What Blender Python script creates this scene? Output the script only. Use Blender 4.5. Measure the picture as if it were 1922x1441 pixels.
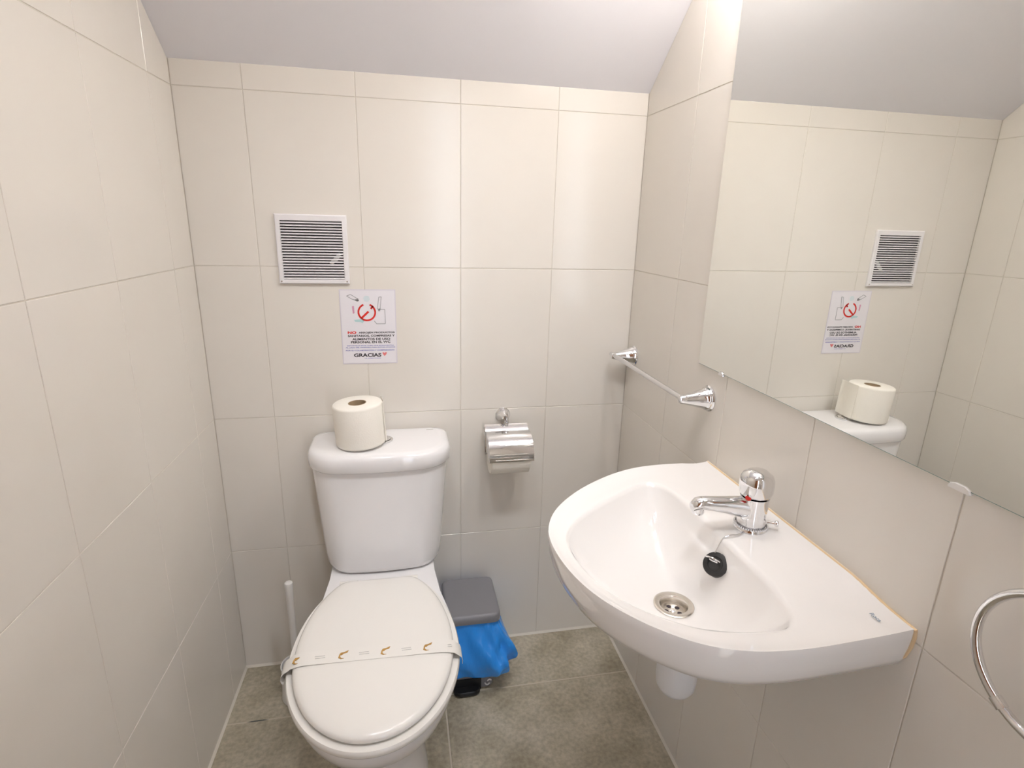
import bpy, bmesh, math, random
from mathutils import Vector, Matrix
from math import sin, cos, pi, sqrt

random.seed(7)
for o in list(bpy.data.objects):
    bpy.data.objects.remove(o)
SC = bpy.context.scene
COL = SC.collection

# ------------------------------------------------------------------ camera
CAM_POS = Vector((-0.15915, -1.50767, 1.31099))
c_r = Vector((0.98102576, -0.19224066, 0.02513947))
c_u = Vector((0.02967578, 0.27703147, 0.96040248))
c_f = Vector((0.19159283, 0.94143353, -0.27747989))
cam_d = bpy.data.cameras.new('camera')
cam_d.sensor_fit = 'HORIZONTAL'
cam_d.sensor_width = 36.0
cam_d.lens = 1047.76 / 1922 * 36.0
cam_d.clip_start = 0.02
cam = bpy.data.objects.new('camera', cam_d)
COL.objects.link(cam)
cam.matrix_world = Matrix(((c_r.x, c_u.x, -c_f.x, CAM_POS.x),
                           (c_r.y, c_u.y, -c_f.y, CAM_POS.y),
                           (c_r.z, c_u.z, -c_f.z, CAM_POS.z),
                           (0, 0, 0, 1)))
SC.camera = cam

# ------------------------------------------------------------------ world, exposure
world = bpy.data.worlds.new('world')
SC.world = world
world.use_nodes = True
bg = world.node_tree.nodes['Background']
bg.inputs[0].default_value = (0.80, 0.88, 1.0, 1)
bg.inputs[1].default_value = 3.8
SC.view_settings.view_transform = 'Standard'
SC.view_settings.look = 'None'
SC.view_settings.exposure = 0.6
SC.view_settings.gamma = 1.0
SC.view_settings.use_curve_mapping = False
LAMP_STRENGTH = 40.0
LAMP_COLOR = (1.0, 0.95, 0.915)
FILL_LENS_STRENGTH = 8.0
FILL_SPOT_W = 26.0
FILL_COLOR = (0.93, 0.955, 1.0)

# ------------------------------------------------------------------ room constants
XL0, AL = -0.6496, 0.0247        # left wall x at the back, opening outward per metre
XR = 0.492
ZC0, SL = 1.643, 0.795           # ceiling height at back wall, rise per metre towards the door
ZTOP = 2.40
YF = -1.78                       # wall with the doorway
TH = 0.397                       # tile row height
TW = 0.2535
YFLAT = -(ZTOP - ZC0) / SL


def xl(y):
    return XL0 + AL * y          # y is negative: moves outward


def zceil(y):
    return min(ZTOP, ZC0 - SL * y)


# ------------------------------------------------------------------ materials
def mat(name, color, rough=0.5, metal=0.0, spec=0.5, coat=0.0, trans=0.0, emit=None, estr=0.0, sss=0.0, ior=1.45):
    m = bpy.data.materials.new(name)
    m.use_nodes = True
    b = m.node_tree.nodes['Principled BSDF']
    b.inputs['Base Color'].default_value = (*color, 1)
    b.inputs['Roughness'].default_value = rough
    b.inputs['Metallic'].default_value = metal
    b.inputs['Specular IOR Level'].default_value = spec
    b.inputs['Coat Weight'].default_value = coat
    b.inputs['Coat Roughness'].default_value = 0.05
    b.inputs['Transmission Weight'].default_value = trans
    b.inputs['IOR'].default_value = ior
    if sss:
        b.inputs['Subsurface Weight'].default_value = sss
        b.inputs['Subsurface Radius'].default_value = (0.01, 0.008, 0.006)
    if emit:
        b.inputs['Emission Color'].default_value = (*emit, 1)
        b.inputs['Emission Strength'].default_value = estr
    return m


def noise_color(m, c1, c2, scale, detail=6, lo=0.35, hi=0.65, rough=0.6, coords='Object', stretch=None):
    nt = m.node_tree
    b = nt.nodes['Principled BSDF']
    tc = nt.nodes.new('ShaderNodeTexCoord')
    n = nt.nodes.new('ShaderNodeTexNoise')
    n.inputs['Scale'].default_value = scale
    n.inputs['Detail'].default_value = detail
    n.inputs['Roughness'].default_value = rough
    r = nt.nodes.new('ShaderNodeValToRGB')
    r.color_ramp.elements[0].position = lo
    r.color_ramp.elements[1].position = hi
    r.color_ramp.elements[0].color = (*c1, 1)
    r.color_ramp.elements[1].color = (*c2, 1)
    if stretch:
        mp = nt.nodes.new('ShaderNodeMapping')
        mp.inputs['Scale'].default_value = stretch
        nt.links.new(tc.outputs[coords], mp.inputs[0])
        nt.links.new(mp.outputs[0], n.inputs['Vector'])
    else:
        nt.links.new(tc.outputs[coords], n.inputs['Vector'])
    nt.links.new(n.outputs['Fac'], r.inputs[0])
    nt.links.new(r.outputs[0], b.inputs['Base Color'])
    return n, r


def add_bump(m, scale, strength, dist=0.001, detail=3, stretch=None):
    nt = m.node_tree
    b = nt.nodes['Principled BSDF']
    tc = nt.nodes.new('ShaderNodeTexCoord')
    n = nt.nodes.new('ShaderNodeTexNoise')
    n.inputs['Scale'].default_value = scale
    n.inputs['Detail'].default_value = detail
    if stretch:
        mp = nt.nodes.new('ShaderNodeMapping')
        mp.inputs['Scale'].default_value = stretch
        nt.links.new(tc.outputs['Object'], mp.inputs[0])
        nt.links.new(mp.outputs[0], n.inputs['Vector'])
    else:
        nt.links.new(tc.outputs['Object'], n.inputs['Vector'])
    bp = nt.nodes.new('ShaderNodeBump')
    bp.inputs['Strength'].default_value = strength
    bp.inputs['Distance'].default_value = dist
    nt.links.new(n.outputs['Fac'], bp.inputs['Height'])
    nt.links.new(bp.outputs[0], b.inputs['Normal'])


M = {}
M['tile'] = mat('cream_wall_tile', (0.80, 0.76, 0.69), 0.16, spec=0.5)
noise_color(M['tile'], (0.795, 0.748, 0.678), (0.815, 0.770, 0.702), 3.0, 3)
add_bump(M['tile'], 60, 0.04, 0.0006, 2)
M['grout'] = mat('wall_grout', (0.70, 0.65, 0.57), 0.9)
M['floor_tile'] = mat('stone_floor_tile', (0.2, 0.18, 0.14), 0.42)
M['floor_grout'] = mat('floor_grout', (0.60, 0.54, 0.44), 0.9)
M['ceiling'] = mat('ceiling_paint', (0.88, 0.865, 0.895), 0.9, spec=0.2)
add_bump(M['ceiling'], 25, 0.15, 0.002, 4)
M['porcelain'] = mat('porcelain', (0.90, 0.88, 0.875), 0.07, spec=0.5, coat=0.3)
M['basin'] = mat('basin_porcelain', (0.90, 0.87, 0.84), 0.06, spec=0.5, coat=0.4)
M['seat'] = mat('seat_plastic', (0.87, 0.84, 0.79), 0.18, spec=0.5)
M['chrome'] = mat('chrome', (0.82, 0.82, 0.83), 0.06, metal=1.0)
M['satin'] = mat('satin_chrome', (0.80, 0.80, 0.82), 0.22, metal=1.0)
M['steel'] = mat('stainless_steel', (0.72, 0.68, 0.62), 0.25, metal=1.0)
M['mirror'] = mat('mirror_silver', (0.88, 0.885, 0.85), 0.0, metal=1.0)
M['glass_edge'] = mat('mirror_edge_glass', (0.25, 0.38, 0.33), 0.15, spec=0.5)
M['paper'] = mat('toilet_paper', (0.93, 0.885, 0.80), 0.95, spec=0.1)
add_bump(M['paper'], 260, 0.35, 0.001, 2)
M['paper_band'] = mat('band_paper', (0.87, 0.84, 0.79), 0.25, spec=0.4)
M['card'] = mat('cardboard_core', (0.42, 0.31, 0.19), 0.9)
M['white_plastic'] = mat('white_plastic', (0.84, 0.82, 0.79), 0.3)
M['pipe_plastic'] = mat('pipe_plastic', (0.80, 0.79, 0.79), 0.35)
M['grille'] = mat('grille_plastic', (0.86, 0.83, 0.83), 0.35)
M['dark'] = mat('vent_dark', (0.05, 0.04, 0.045), 0.9)
M['bin_grey'] = mat('bin_grey_plastic', (0.24, 0.235, 0.25), 0.36)
add_bump(M['bin_grey'], 600, 0.1, 0.0004, 2)
M['bin_black'] = mat('bin_black_plastic', (0.012, 0.012, 0.013), 0.35)
M['rubber'] = mat('black_rubber', (0.028, 0.027, 0.026), 0.55)
M['bag'] = mat('blue_bag_film', (0.035, 0.34, 1.0), 0.25, spec=0.5, trans=0.08)
add_bump(M['bag'], 55, 0.5, 0.006, 3, (1, 1, 0.35))
M['sign'] = mat('sign_paper', (0.83, 0.80, 0.83), 0.35)
M['sign_film'] = mat('sign_laminate_edge', (0.70, 0.66, 0.72), 0.3)
M['p_red'] = mat('print_red', (0.72, 0.03, 0.02), 0.5)
M['p_black'] = mat('print_black', (0.03, 0.025, 0.03), 0.5)
M['p_blue'] = mat('print_blue', (0.10, 0.10, 0.46), 0.5)
M['p_grey'] = mat('print_grey', (0.42, 0.41, 0.42), 0.5)
M['p_teal'] = mat('print_teal', (0.50, 0.70, 0.70), 0.5)
M['p_splash'] = mat('print_pale_aqua', (0.70, 0.78, 0.80), 0.5)
M['p_heart'] = mat('print_light_red', (0.80, 0.22, 0.22), 0.5)
M['p_pink'] = mat('print_pink', (0.72, 0.36, 0.50), 0.5)
M['p_gold'] = mat('print_gold', (0.48, 0.27, 0.07), 0.5)
M['p_pale'] = mat('print_pale_grey', (0.55, 0.53, 0.50), 0.5)
M['p_logo'] = mat('print_blue_grey', (0.20, 0.27, 0.34), 0.5)
M['caulk'] = mat('caulk', (0.80, 0.60, 0.36), 0.5)
M['silicone'] = mat('white_silicone', (0.72, 0.67, 0.58), 0.5)
M['wood'] = mat('door_wood', (0.36, 0.15, 0.06), 0.4)
noise_color(M['wood'], (0.30, 0.12, 0.05), (0.42, 0.19, 0.08), 6, 6, stretch=(8, 8, 0.6))
M['fill_lens'] = mat('fill_spot_lens', (0.9, 0.9, 0.9), 0.4, emit=FILL_COLOR, estr=FILL_LENS_STRENGTH)  # glowing lens of the added fill spots
M['bulb'] = mat('lamp_glass', (0.9, 0.9, 0.88), 0.4, emit=LAMP_COLOR, estr=LAMP_STRENGTH)

nt = M['floor_grout'].node_tree
b = nt.nodes['Principled BSDF']
tc = nt.nodes.new('ShaderNodeTexCoord')
mp = nt.nodes.new('ShaderNodeMapping'); mp.inputs['Location'].default_value = (.572 * 34, .205 * 60, 0); mp.inputs['Scale'].default_value = (34, 60, 1)
ln = nt.nodes.new('ShaderNodeVectorMath'); ln.operation = 'LENGTH'
rp_ = nt.nodes.new('ShaderNodeValToRGB')
rp_.color_ramp.elements[0].position = .55; rp_.color_ramp.elements[0].color = (.11, .12, .11, 1)
rp_.color_ramp.elements[1].position = 1.0; rp_.color_ramp.elements[1].color = (.60, .54, .44, 1)
nt.links.new(tc.outputs['Object'], mp.inputs[0]); nt.links.new(mp.outputs[0], ln.inputs[0]); nt.links.new(ln.outputs['Value'], rp_.inputs[0]); nt.links.new(rp_.outputs[0], b.inputs['Base Color'])

# floor stone: two scales of mottling
nt = M['floor_tile'].node_tree
b = nt.nodes['Principled BSDF']
tc = nt.nodes.new('ShaderNodeTexCoord')
n1 = nt.nodes.new('ShaderNodeTexNoise'); n1.inputs['Scale'].default_value = 7; n1.inputs['Detail'].default_value = 8; n1.inputs['Roughness'].default_value = 0.62
n2 = nt.nodes.new('ShaderNodeTexNoise'); n2.inputs['Scale'].default_value = 90; n2.inputs['Detail'].default_value = 4
r1 = nt.nodes.new('ShaderNodeValToRGB')
r1.color_ramp.elements[0].position = 0.33; r1.color_ramp.elements[0].color = (0.33, 0.287, 0.20, 1)
r1.color_ramp.elements[1].position = 0.68; r1.color_ramp.elements[1].color = (0.54, 0.487, 0.38, 1)
mx = nt.nodes.new('ShaderNodeMixRGB'); mx.blend_type = 'OVERLAY'; mx.inputs[0].default_value = 0.45
nt.links.new(tc.outputs['Object'], n1.inputs['Vector']); nt.links.new(tc.outputs['Object'], n2.inputs['Vector'])
nt.links.new(n1.outputs['Fac'], r1.inputs[0]); nt.links.new(r1.outputs[0], mx.inputs[1]); nt.links.new(n2.outputs['Fac'], mx.inputs[2])
nt.links.new(mx.outputs[0], b.inputs['Base Color'])
bp = nt.nodes.new('ShaderNodeBump'); bp.inputs['Strength'].default_value = 0.25; bp.inputs['Distance'].default_value = 0.002
nt.links.new(n2.outputs['Fac'], bp.inputs['Height']); nt.links.new(bp.outputs[0], b.inputs['Normal'])


# ------------------------------------------------------------------ helpers
def thing(name, loc, label, cat, group=None):
    o = bpy.data.objects.new(name, None)
    o.empty_display_size = 0.05
    COL.objects.link(o)
    o.location = loc
    o['label'] = label
    o['category'] = cat
    if group:
        o['group'] = group
    return o


def root_loc(p):
    while p.parent:
        p = p.parent
    return Vector(p.location)


def mk(name, verts, faces, m, parent=None, smooth=True, angle=40, sub=0, label=None):
    """verts in world coordinates; parts keep the frame of their thing"""
    off = root_loc(parent) if parent else Vector((0, 0, 0))
    me = bpy.data.meshes.new(name)
    me.from_pydata([tuple(Vector(v) - off) for v in verts], [], faces)
    bm = bmesh.new(); bm.from_mesh(me)
    bmesh.ops.recalc_face_normals(bm, faces=bm.faces)
    bm.to_mesh(me); bm.free()
    me.update()
    ms = m if isinstance(m, (list, tuple)) else [m]
    for q in ms:
        me.materials.append(q)
    if smooth:
        me.polygons.foreach_set('use_smooth', [True] * len(me.polygons))
        me.set_sharp_from_angle(angle=math.radians(angle))
    o = bpy.data.objects.new(name, me)
    COL.objects.link(o)
    if parent:
        o.parent = parent
    if sub:
        md = o.modifiers.new('sub', 'SUBSURF'); md.levels = sub; md.render_levels = sub
    if label:
        o['label'] = label
    return o


def tag(o, label, cat, group=None):
    o['label'] = label; o['category'] = cat
    if group:
        o['group'] = group
    return o


def struct(name, verts, faces, m, smooth=False, label=None):
    o = mk(name, verts, faces, m, None, smooth)
    o['kind'] = 'structure'
    if label:
        o['label'] = label
    return o


class G:
    """mesh collector"""
    def __init__(s):
        s.v = []; s.f = []

    def add(s, v, f):
        k = len(s.v)
        s.v += [Vector(q) for q in v]
        s.f += [tuple(i + k for i in t) for t in f]
        return s

    def box(s, a, b):
        x0, y0, z0 = a; x1, y1, z1 = b
        return s.add([(x0, y0, z0), (x1, y0, z0), (x1, y1, z0), (x0, y1, z0), (x0, y0, z1), (x1, y0, z1), (x1, y1, z1), (x0, y1, z1)],
                     [(0, 3, 2, 1), (4, 5, 6, 7), (0, 1, 5, 4), (1, 2, 6, 5), (2, 3, 7, 6), (3, 0, 4, 7)])

    def loft(s, loops, cap0=True, cap1=True, ring=False):
        n = len(loops[0]); v = []; f = []
        for l in loops:
            v += list(l)
        m_ = len(loops)
        for k in range(m_ if ring else m_ - 1):
            a = k * n; c = ((k + 1) % m_) * n
            for i in range(n):
                j = (i + 1) % n
                f.append((a + i, a + j, c + j, c + i))
        if cap0 and not ring:
            f.append(tuple(range(n))[::-1])
        if cap1 and not ring:
            f.append(tuple(range((m_ - 1) * n, m_ * n)))
        return s.add(v, f)

    def tube(s, path, rad, n=12, closed=False, caps=True):
        P = [Vector(p) for p in path]
        R = rad if isinstance(rad, (list, tuple)) else [rad] * len(P)
        loops = []
        up = None
        for i, p in enumerate(P):
            if closed:
                t = P[(i + 1) % len(P)] - P[i - 1]
            else:
                t = P[min(i + 1, len(P) - 1)] - P[max(i - 1, 0)]
            t.normalize()
            if up is None:
                up = t.orthogonal().normalized()
            up = (up - t * up.dot(t)).normalized()
            w = t.cross(up)
            loops.append([p + (up * cos(2 * pi * k / n) + w * sin(2 * pi * k / n)) * R[i] for k in range(n)])
        return s.loft(loops, caps and not closed, caps and not closed, closed)

    def lathe(s, prof, origin, axis=(0, 0, 1), n=32, cap=True):
        ax = Vector(axis).normalized()
        u = ax.orthogonal().normalized(); w = ax.cross(u)
        o = Vector(origin)
        loops = [[o + ax * h + (u * cos(2 * pi * k / n) + w * sin(2 * pi * k / n)) * max(r, 1e-5) for k in range(n)] for r, h in prof]
        return s.loft(loops, cap, cap)

    def obj(s, name, m, parent=None, **kw):
        return mk(name, s.v, s.f, m, parent, **kw)


def rrect(cx, cy, w, d, rf, rb, z, bow=0.0, n=10):
    """rounded rectangle in plan: front (low y) radius rf, back radius rb, front bowed outwards"""
    P = []
    x0, x1, y0, y1 = cx - w / 2, cx + w / 2, cy - d / 2, cy + d / 2
    for (px, py, r, a0) in ((x1 - rb, y1 - rb, rb, 0), (x0 + rb, y1 - rb, rb, pi / 2), (x0 + rf, y0 + rf, rf, pi), (x1 - rf, y0 + rf, rf, 1.5 * pi)):
        for k in range(n + 1):
            a = a0 + pi / 2 * k / n
            P.append([px + r * cos(a), py + r * sin(a)])
    # extra points along the front edge for the bow
    i0 = 3 * (n + 1)
    A = P[i0 - 1]; B = P[i0]
    mid = [[A[0] + (B[0] - A[0]) * k / 8, A[1]] for k in range(1, 8)]
    P = P[:i0] + mid + P[i0:]
    out = []
    for x, y in P:
        t = max(0.0, (cy - y) / (d / 2))
        u = (x - cx) / (w / 2)
        out.append(Vector((x, y - bow * t * (1 - u * u), z)))
    return out


def egg(cx, hw, yc, bf, bb, ycut, z, n=64):
    out = []
    for k in range(n):
        a = 2 * pi * k / n
        x = cx + hw * sin(a)
        c = cos(a)
        y = yc - bf * c if c > 0 else yc - bb * c
        k_ = 0.006
        d_ = (y - ycut) / k_
        y = ycut - k_ * math.log1p(math.exp(-d_)) if d_ > -30 else y
        out.append(Vector((x, y, z)))
    return out


def text_geo(body, size, bold=0.0):
    cu = bpy.data.curves.new('t', 'FONT')
    cu.body = body; cu.size = size; cu.offset = bold; cu.resolution_u = 3
    cu.align_x = 'LEFT'
    o = bpy.data.objects.new('t', cu)
    COL.objects.link(o)
    bpy.context.view_layer.update()
    dg = bpy.context.evaluated_depsgraph_get()
    me = bpy.data.meshes.new_from_object(o.evaluated_get(dg))
    v = [tuple(q.co) for q in me.vertices]; f = [tuple(p.vertices) for p in me.polygons]
    bpy.data.objects.remove(o); bpy.data.curves.remove(cu); bpy.data.meshes.remove(me)
    return v, f


# ------------------------------------------------------------------ the shell
def clip(poly, a, b, c):
    """keep a*u + b*v <= c"""
    out = []
    for i in range(len(poly)):
        p, q = poly[i - 1], poly[i]
        dp, dq = a * p[0] + b * p[1] - c, a * q[0] + b * q[1] - c
        if (dp <= 0) != (dq <= 0):
            t = dp / (dp - dq)
            out.append((p[0] + (q[0] - p[0]) * t, p[1] + (q[1] - p[1]) * t))
        if dq <= 0:
            out.append(q)
    return out


def inset(poly, d):
    n = len(poly); out = []
    for i in range(n):
        p0, p1, p2 = Vector(poly[i - 1]), Vector(poly[i]), Vector(poly[(i + 1) % n])
        e1 = (p1 - p0).normalized(); e2 = (p2 - p1).normalized()
        n1 = Vector((-e1.y, e1.x)); n2 = Vector((-e2.y, e2.x))
        k = 1 + n1.dot(n2)
        out.append(tuple(p1 + (n1 + n2) * (d / max(k, 0.3))))
    return out


def tile_geo(poly, to3, gap, t, bev):
    """poly counter-clockwise; to3(u, v, h) with h out of the surface (h = 0 at the tile face)"""
    a = inset(poly, gap / 2); c = inset(a, bev)
    n = len(a)
    v = [to3(u, w, -t) for u, w in a] + [to3(u, w, -bev) for u, w in a] + [to3(u, w, 0) for u, w in c]
    f = []
    for k in (0, 1):
        for i in range(n):
            j = (i + 1) % n
            f.append((k * n + i, k * n + j, (k + 1) * n + j, (k + 1) * n + i))
    f.append(tuple(range(2 * n, 3 * n)))
    f.append(tuple(range(n))[::-1])
    return v, f


def area(p):
    return abs(sum(p[i - 1][0] * p[i][1] - p[i][0] * p[i - 1][1] for i in range(len(p)))) / 2


REC = 0.0012   # depth of the joints
W_T = 0.10     # wall thickness

# back wall
wb = struct('wall_back', *(lambda g: (g.v, g.f))(G().box((xl(0) - W_T, REC, -0.1), (XR + W_T, W_T, 2.6))), M['grout'])
ROWS = [k * TH for k in range(0, 7)]


def place_tiles(parent, us, rows, to3, clips, gap=0.0017, bev=0.0007, t=0.006, m=None, name='wall_tile'):
    for i in range(len(us) - 1):
        for k in range(len(rows) - 1):
            poly = [(us[i], rows[k]), (us[i + 1], rows[k]), (us[i + 1], rows[k + 1]), (us[i], rows[k + 1])]
            for c in clips:
                poly = clip(poly, *c)
                if len(poly) < 3:
                    break
            if len(poly) < 3 or area(poly) < 4e-4:
                continue
            # drop duplicate corners
            pp = []
            for q in poly:
                if not pp or (Vector(q) - Vector(pp[-1])).length > 1e-3:
                    pp.append(q)
            if (Vector(pp[0]) - Vector(pp[-1])).length < 1e-3:
                pp.pop()
            if len(pp) < 3:
                continue
            v, f = tile_geo(pp, to3, gap, t, bev)
            mk(name, v, f, m or M['tile'], parent, smooth=False)


place_tiles(wb, [xl(0), -0.5, -0.25, 0.0, 0.25, XR], ROWS, lambda u, v, h: (u, -h, v), [(0, 1, ZC0)])

# left wall (slightly splayed): u is the distance from the back wall
nl = Vector((1, -AL, 0)).normalized()
g = G()
for y0, y1 in ((W_T, YF - W_T),):
    a = Vector((xl(y0), y0, 0)) - nl * REC; c = Vector((xl(y1), y1, 0)) - nl * REC
    o_ = -nl * W_T
    g.add([a + Vector((0, 0, -.1)), c + Vector((0, 0, -.1)), c + o_ + Vector((0, 0, -.1)), a + o_ + Vector((0, 0, -.1)),
           a + Vector((0, 0, 2.6)), c + Vector((0, 0, 2.6)), c + o_ + Vector((0, 0, 2.6)), a + o_ + Vector((0, 0, 2.6))],
          [(0, 1, 2, 3), (4, 7, 6, 5), (0, 4, 5, 1), (1, 5, 6, 2), (2, 6, 7, 3), (3, 7, 4, 0)])
wl = struct('wall_left', g.v, g.f, M['grout'])
D_END = -YF
lu = [0.0] + [0.118 + TW * k for k in range(0, 7)] + [D_END]
place_tiles(wl, lu, ROWS, lambda u, v, h: (xl(-u) + nl.x * h, -u + nl.y * h, v), [(-SL, 1, ZC0), (0, 1, ZTOP)])

# right wall
wr = struct('wall_right', *(lambda g: (g.v, g.f))(G().box((XR + REC, YF - W_T, -0.1), (XR + W_T, 0.0, 2.6))), M['grout'])
ru = [0.0] + [0.262 + TW * k for k in range(0, 6)] + [D_END]
place_tiles(wr, ru, ROWS, lambda u, v, h: (XR - h, -u, v), [(-SL, 1, ZC0), (0, 1, ZTOP)])

# wall behind the camera, with the doorway
DX0, DX1, DZ = -0.62, 0.22, 2.03
g = G()
x0, x1 = xl(YF) - W_T, XR + W_T
g.box((x0, YF - W_T, -0.1), (DX0, YF - REC, 2.6)); g.box((DX1, YF - W_T, -0.1), (x1, YF - REC, 2.6)); g.box((DX0, YF - W_T, DZ), (DX1, YF - REC, 2.6))
wf = struct('wall_front', g.v, g.f, M['grout'])
place_tiles(wf, [DX1 + 0.03, XR], ROWS, lambda u, v, h: (u, YF + h, v), [(0, 1, ZTOP)])
place_tiles(wf, [DX0, -0.2, DX1], [DZ + 0.03, ZTOP], lambda u, v, h: (u, YF + h, v), [])
# wooden door lining
g = G()
g.box((DX0 - 0.02, YF - W_T - .012, 0), (DX0 + 0.03, YF + 0.012, DZ)); g.box((DX1 - 0.03, YF - W_T - .012, 0), (DX1 + 0.03, YF + 0.012, DZ))
g.box((DX0 - 0.02, YF - W_T - .012, DZ - 0.03), (DX1 + 0.03, YF + 0.012, DZ + 0.03))
g.box((DX0 + 0.03, YF - .075, 0.008), (0.03, YF - .035, DZ - .03))
dr = struct('door_1', g.v, g.f, M['wood'], label='brown wooden sliding door half open in its frame')

# floor
fl = struct('floor', *(lambda g: (g.v, g.f))(G().box((xl(YF) - W_T, YF - 2.2, -0.1), (XR + W_T + .3, W_T, -REC - 0.0004))), M['floor_grout'])
fx = [-0.668 - 0.6 + 0.6, -0.068, XR]
place_tiles(fl, [-0.72, -0.068, XR], [0.0, 0.205, 0.805, 1.405, D_END],
            lambda u, v, h: (u, -v, h),
            [(-1, -AL, -XL0)], gap=0.0045, bev=0.001, m=M['floor_tile'], name='floor_tile')
# silicone fillets along the foot of the walls
g = G()
for (A, Bq, nn) in (((xl(0), 0), (XR, 0), (0, -1)), ((xl(0), 0), (xl(YF), YF), (nl.x, nl.y)), ((XR, 0), (XR, YF), (-1, 0))):
    A = Vector((*A, 0)); Bq = Vector((*Bq, 0)); nn = Vector((*nn, 0)); wd = 0.0055
    g.add([A, Bq, Bq + nn * wd, A + nn * wd, A + Vector((0, 0, wd)), Bq + Vector((0, 0, wd))],
          [(0, 1, 2, 3), (3, 2, 5, 4), (0, 4, 5, 1), (0, 3, 4), (1, 5, 2)])
ts = struct('trim_1', g.v, g.f, M['silicone'], label='pale sealant bead along the foot of the walls')

# ceiling: slope under the stairs, then flat
g = G()
xa, xb = xl(YF) - W_T, XR + W_T
y2 = YFLAT
pr_ = [(W_T, ZC0 - SL * W_T), (y2, ZTOP), (YF - W_T, ZTOP), (YF - W_T, ZTOP + 0.12), (y2 + .03, ZTOP + 0.12), (W_T, ZC0 + 0.12)]
g.loft([[Vector((xa, y, z)) for y, z in pr_], [Vector((xb, y, z)) for y, z in pr_]])
ce = struct('ceiling', g.v, g.f, M['ceiling'])

# ------------------------------------------------------------------ toilet
TX, CX = -0.2335, -0.2220
toilet = thing('toilet', (TX, -0.36, 0), 'white close-coupled toilet with closed lid, against the back wall', 'toilet')
g = G()
secs = [(0.0, .108, -.545, -.10, .115), (0.02, .106, -.54, -.10, .11), (.10, .098, -.515, -.10, .10), (.20, .112, -.56, -.09, .10), (.28, .142, -.635, -.08, .115),
        (.34, .164, -.69, -.07, .12), (.375, .173, -.708, -.07, .125), (.395, .1745, -.711, -.07, .125), (.403, .171, -.707, -.07, .125)]
loops = []
for z, hw, tip, back, bw in secs:
    yc = -0.47 if z > .25 else -0.40
    L_ = []
    for k in range(64):
        a = 2 * pi * k / 64
        s_, c_ = sin(a), cos(a)
        if c_ > 0:
            L_.append(Vector((TX + hw * s_, yc - (yc - tip) * c_, z)))
        else:
            t = -c_
            # back half: narrows to the tail
            y = yc + (back - yc) * (1 - abs(s_) ** 1.6 if abs(s_) < 1 else 0)
            f_ = (y - yc) / (back - yc)
            w_ = hw + (bw - hw) * min(1, f_ * 1.2)
            sgn = 1 if s_ >= 0 else -1
            L_.append(Vector((TX + sgn * (abs(s_) ** .35) * w_ if abs(s_) > 1e-6 else TX, y, z)))
    loops.append(L_)
g.loft(loops)
# deck under the cistern
dk = [(-.134, -.03), (-.137, -.185), (-.146, -.275), (-.165, -.37), (-.172, -.46)]
pl = [(x, y) for x, y in dk] + [(-x + 0.004, y) for x, y in dk[::-1]]
g.loft([[Vector((CX - .006 + x * k, y, z)) for x, y in pl] for z, k in ((.345, .9), (.36, .985), (.385, 1.0), (.398, .995), (.4035, .975))])
g.obj('bowl', M['porcelain'], toilet, angle=50)

# seat ring
g = G()
EY, EF, EB, CUT = -.482, .2345, .285, -.243


def egl(d, z, n=120):
    return egg(TX, .1705 + d, EY, EF + d, EB + d, CUT + d * .6, z, n)


g.loft([egl(.006, .405), egl(.0085, .409), egl(.0085, .416), egl(.006, .4205), egl(-.045, .4205), egl(-.052, .412), egl(-.05, .405)], ring=True)
g.obj('seat', M['seat'], toilet, angle=60)
g = G()
g.loft([egl(-.012, .4225), egl(-.0065, .4245), egl(-.005, .429), egl(-.0065, .4335), egl(-.010, .437), egl(-.017, .4398), egl(-.03, .4415), egl(-.07, .4425), egl(-.12, .443)])
lid = g.obj('lid', M['seat'], toilet, angle=60)
for sx in (-.075, .075):
    G().tube([(TX + sx - .022, -.238, .418), (TX + sx + .022, -.238, .418)], .011, 14).obj('hinge', M['seat'], toilet)

# cistern
g = G()
cs = [(.4035, .250, .124, .04), (.405, .274, .142, .05), (.411, .290, .152, .055), (.425, .301, .157, .058), (.45, .307, .159, .06), (.50, .315, .160, .06), (.60, .330, .161, .06), (.68, .342, .162, .06), (.7045, .345, .162, .06)]
g.loft([rrect(CX, -.012 - d / 2, w, d, r, .012, z, .016) for z, w, d, r in cs])
g.obj('cistern', M['porcelain'], toilet, angle=50)
g = G()
ls = [(.703, .343, .162, .062), (.7035, .355, .171, .070), (.708, .362, .176, .073), (.725, .364, .178, .075), (.736, .362, .177, .075), (.744, .355, .173, .073), (.7485, .342, .165, .07), (.7505, .312, .146, .06)]
g.loft([rrect(CX, -.006 - d / 2 - (.178 - d) * .3, w, d, r, .03, z, .018) for z, w, d, r in ls])
g.obj('cistern_lid', M['porcelain'], toilet, angle=50)
BUT = Vector((-.215, -.095, .7505))
g = G().lathe([(.026, -.002), (.026, .003), (.024, .0045), (.0215, .0045), (.0215, .003), (.020, .003), (.0195, .0055), (.017, .0065), (0, .0068)], BUT, n=36)
g.obj('flush_button', M['chrome'], toilet, label='round chrome flush button')
# maker's mark at the back of the lid
g = G().box((-.099, -.031, .7500), (-.080, -.0285, .7511))
g.obj('maker_mark', M['p_pale'], toilet, label='tiny grey printed mark')

# ------------------------------------------------------------------ paper band across the lid
band = thing('paper_band', (TX, -.51, .4445), 'white printed hygiene paper band laid across the closed toilet lid', 'paper band')
bpath = []
by = -.511
for k in range(0, 25):
    x = TX - .165 + .33 * k / 24
    d = .0
    e = max(0, (abs(x - TX) - .135) / .035)
    bpath.append((x, .4438 - .008 * e * e))
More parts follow.
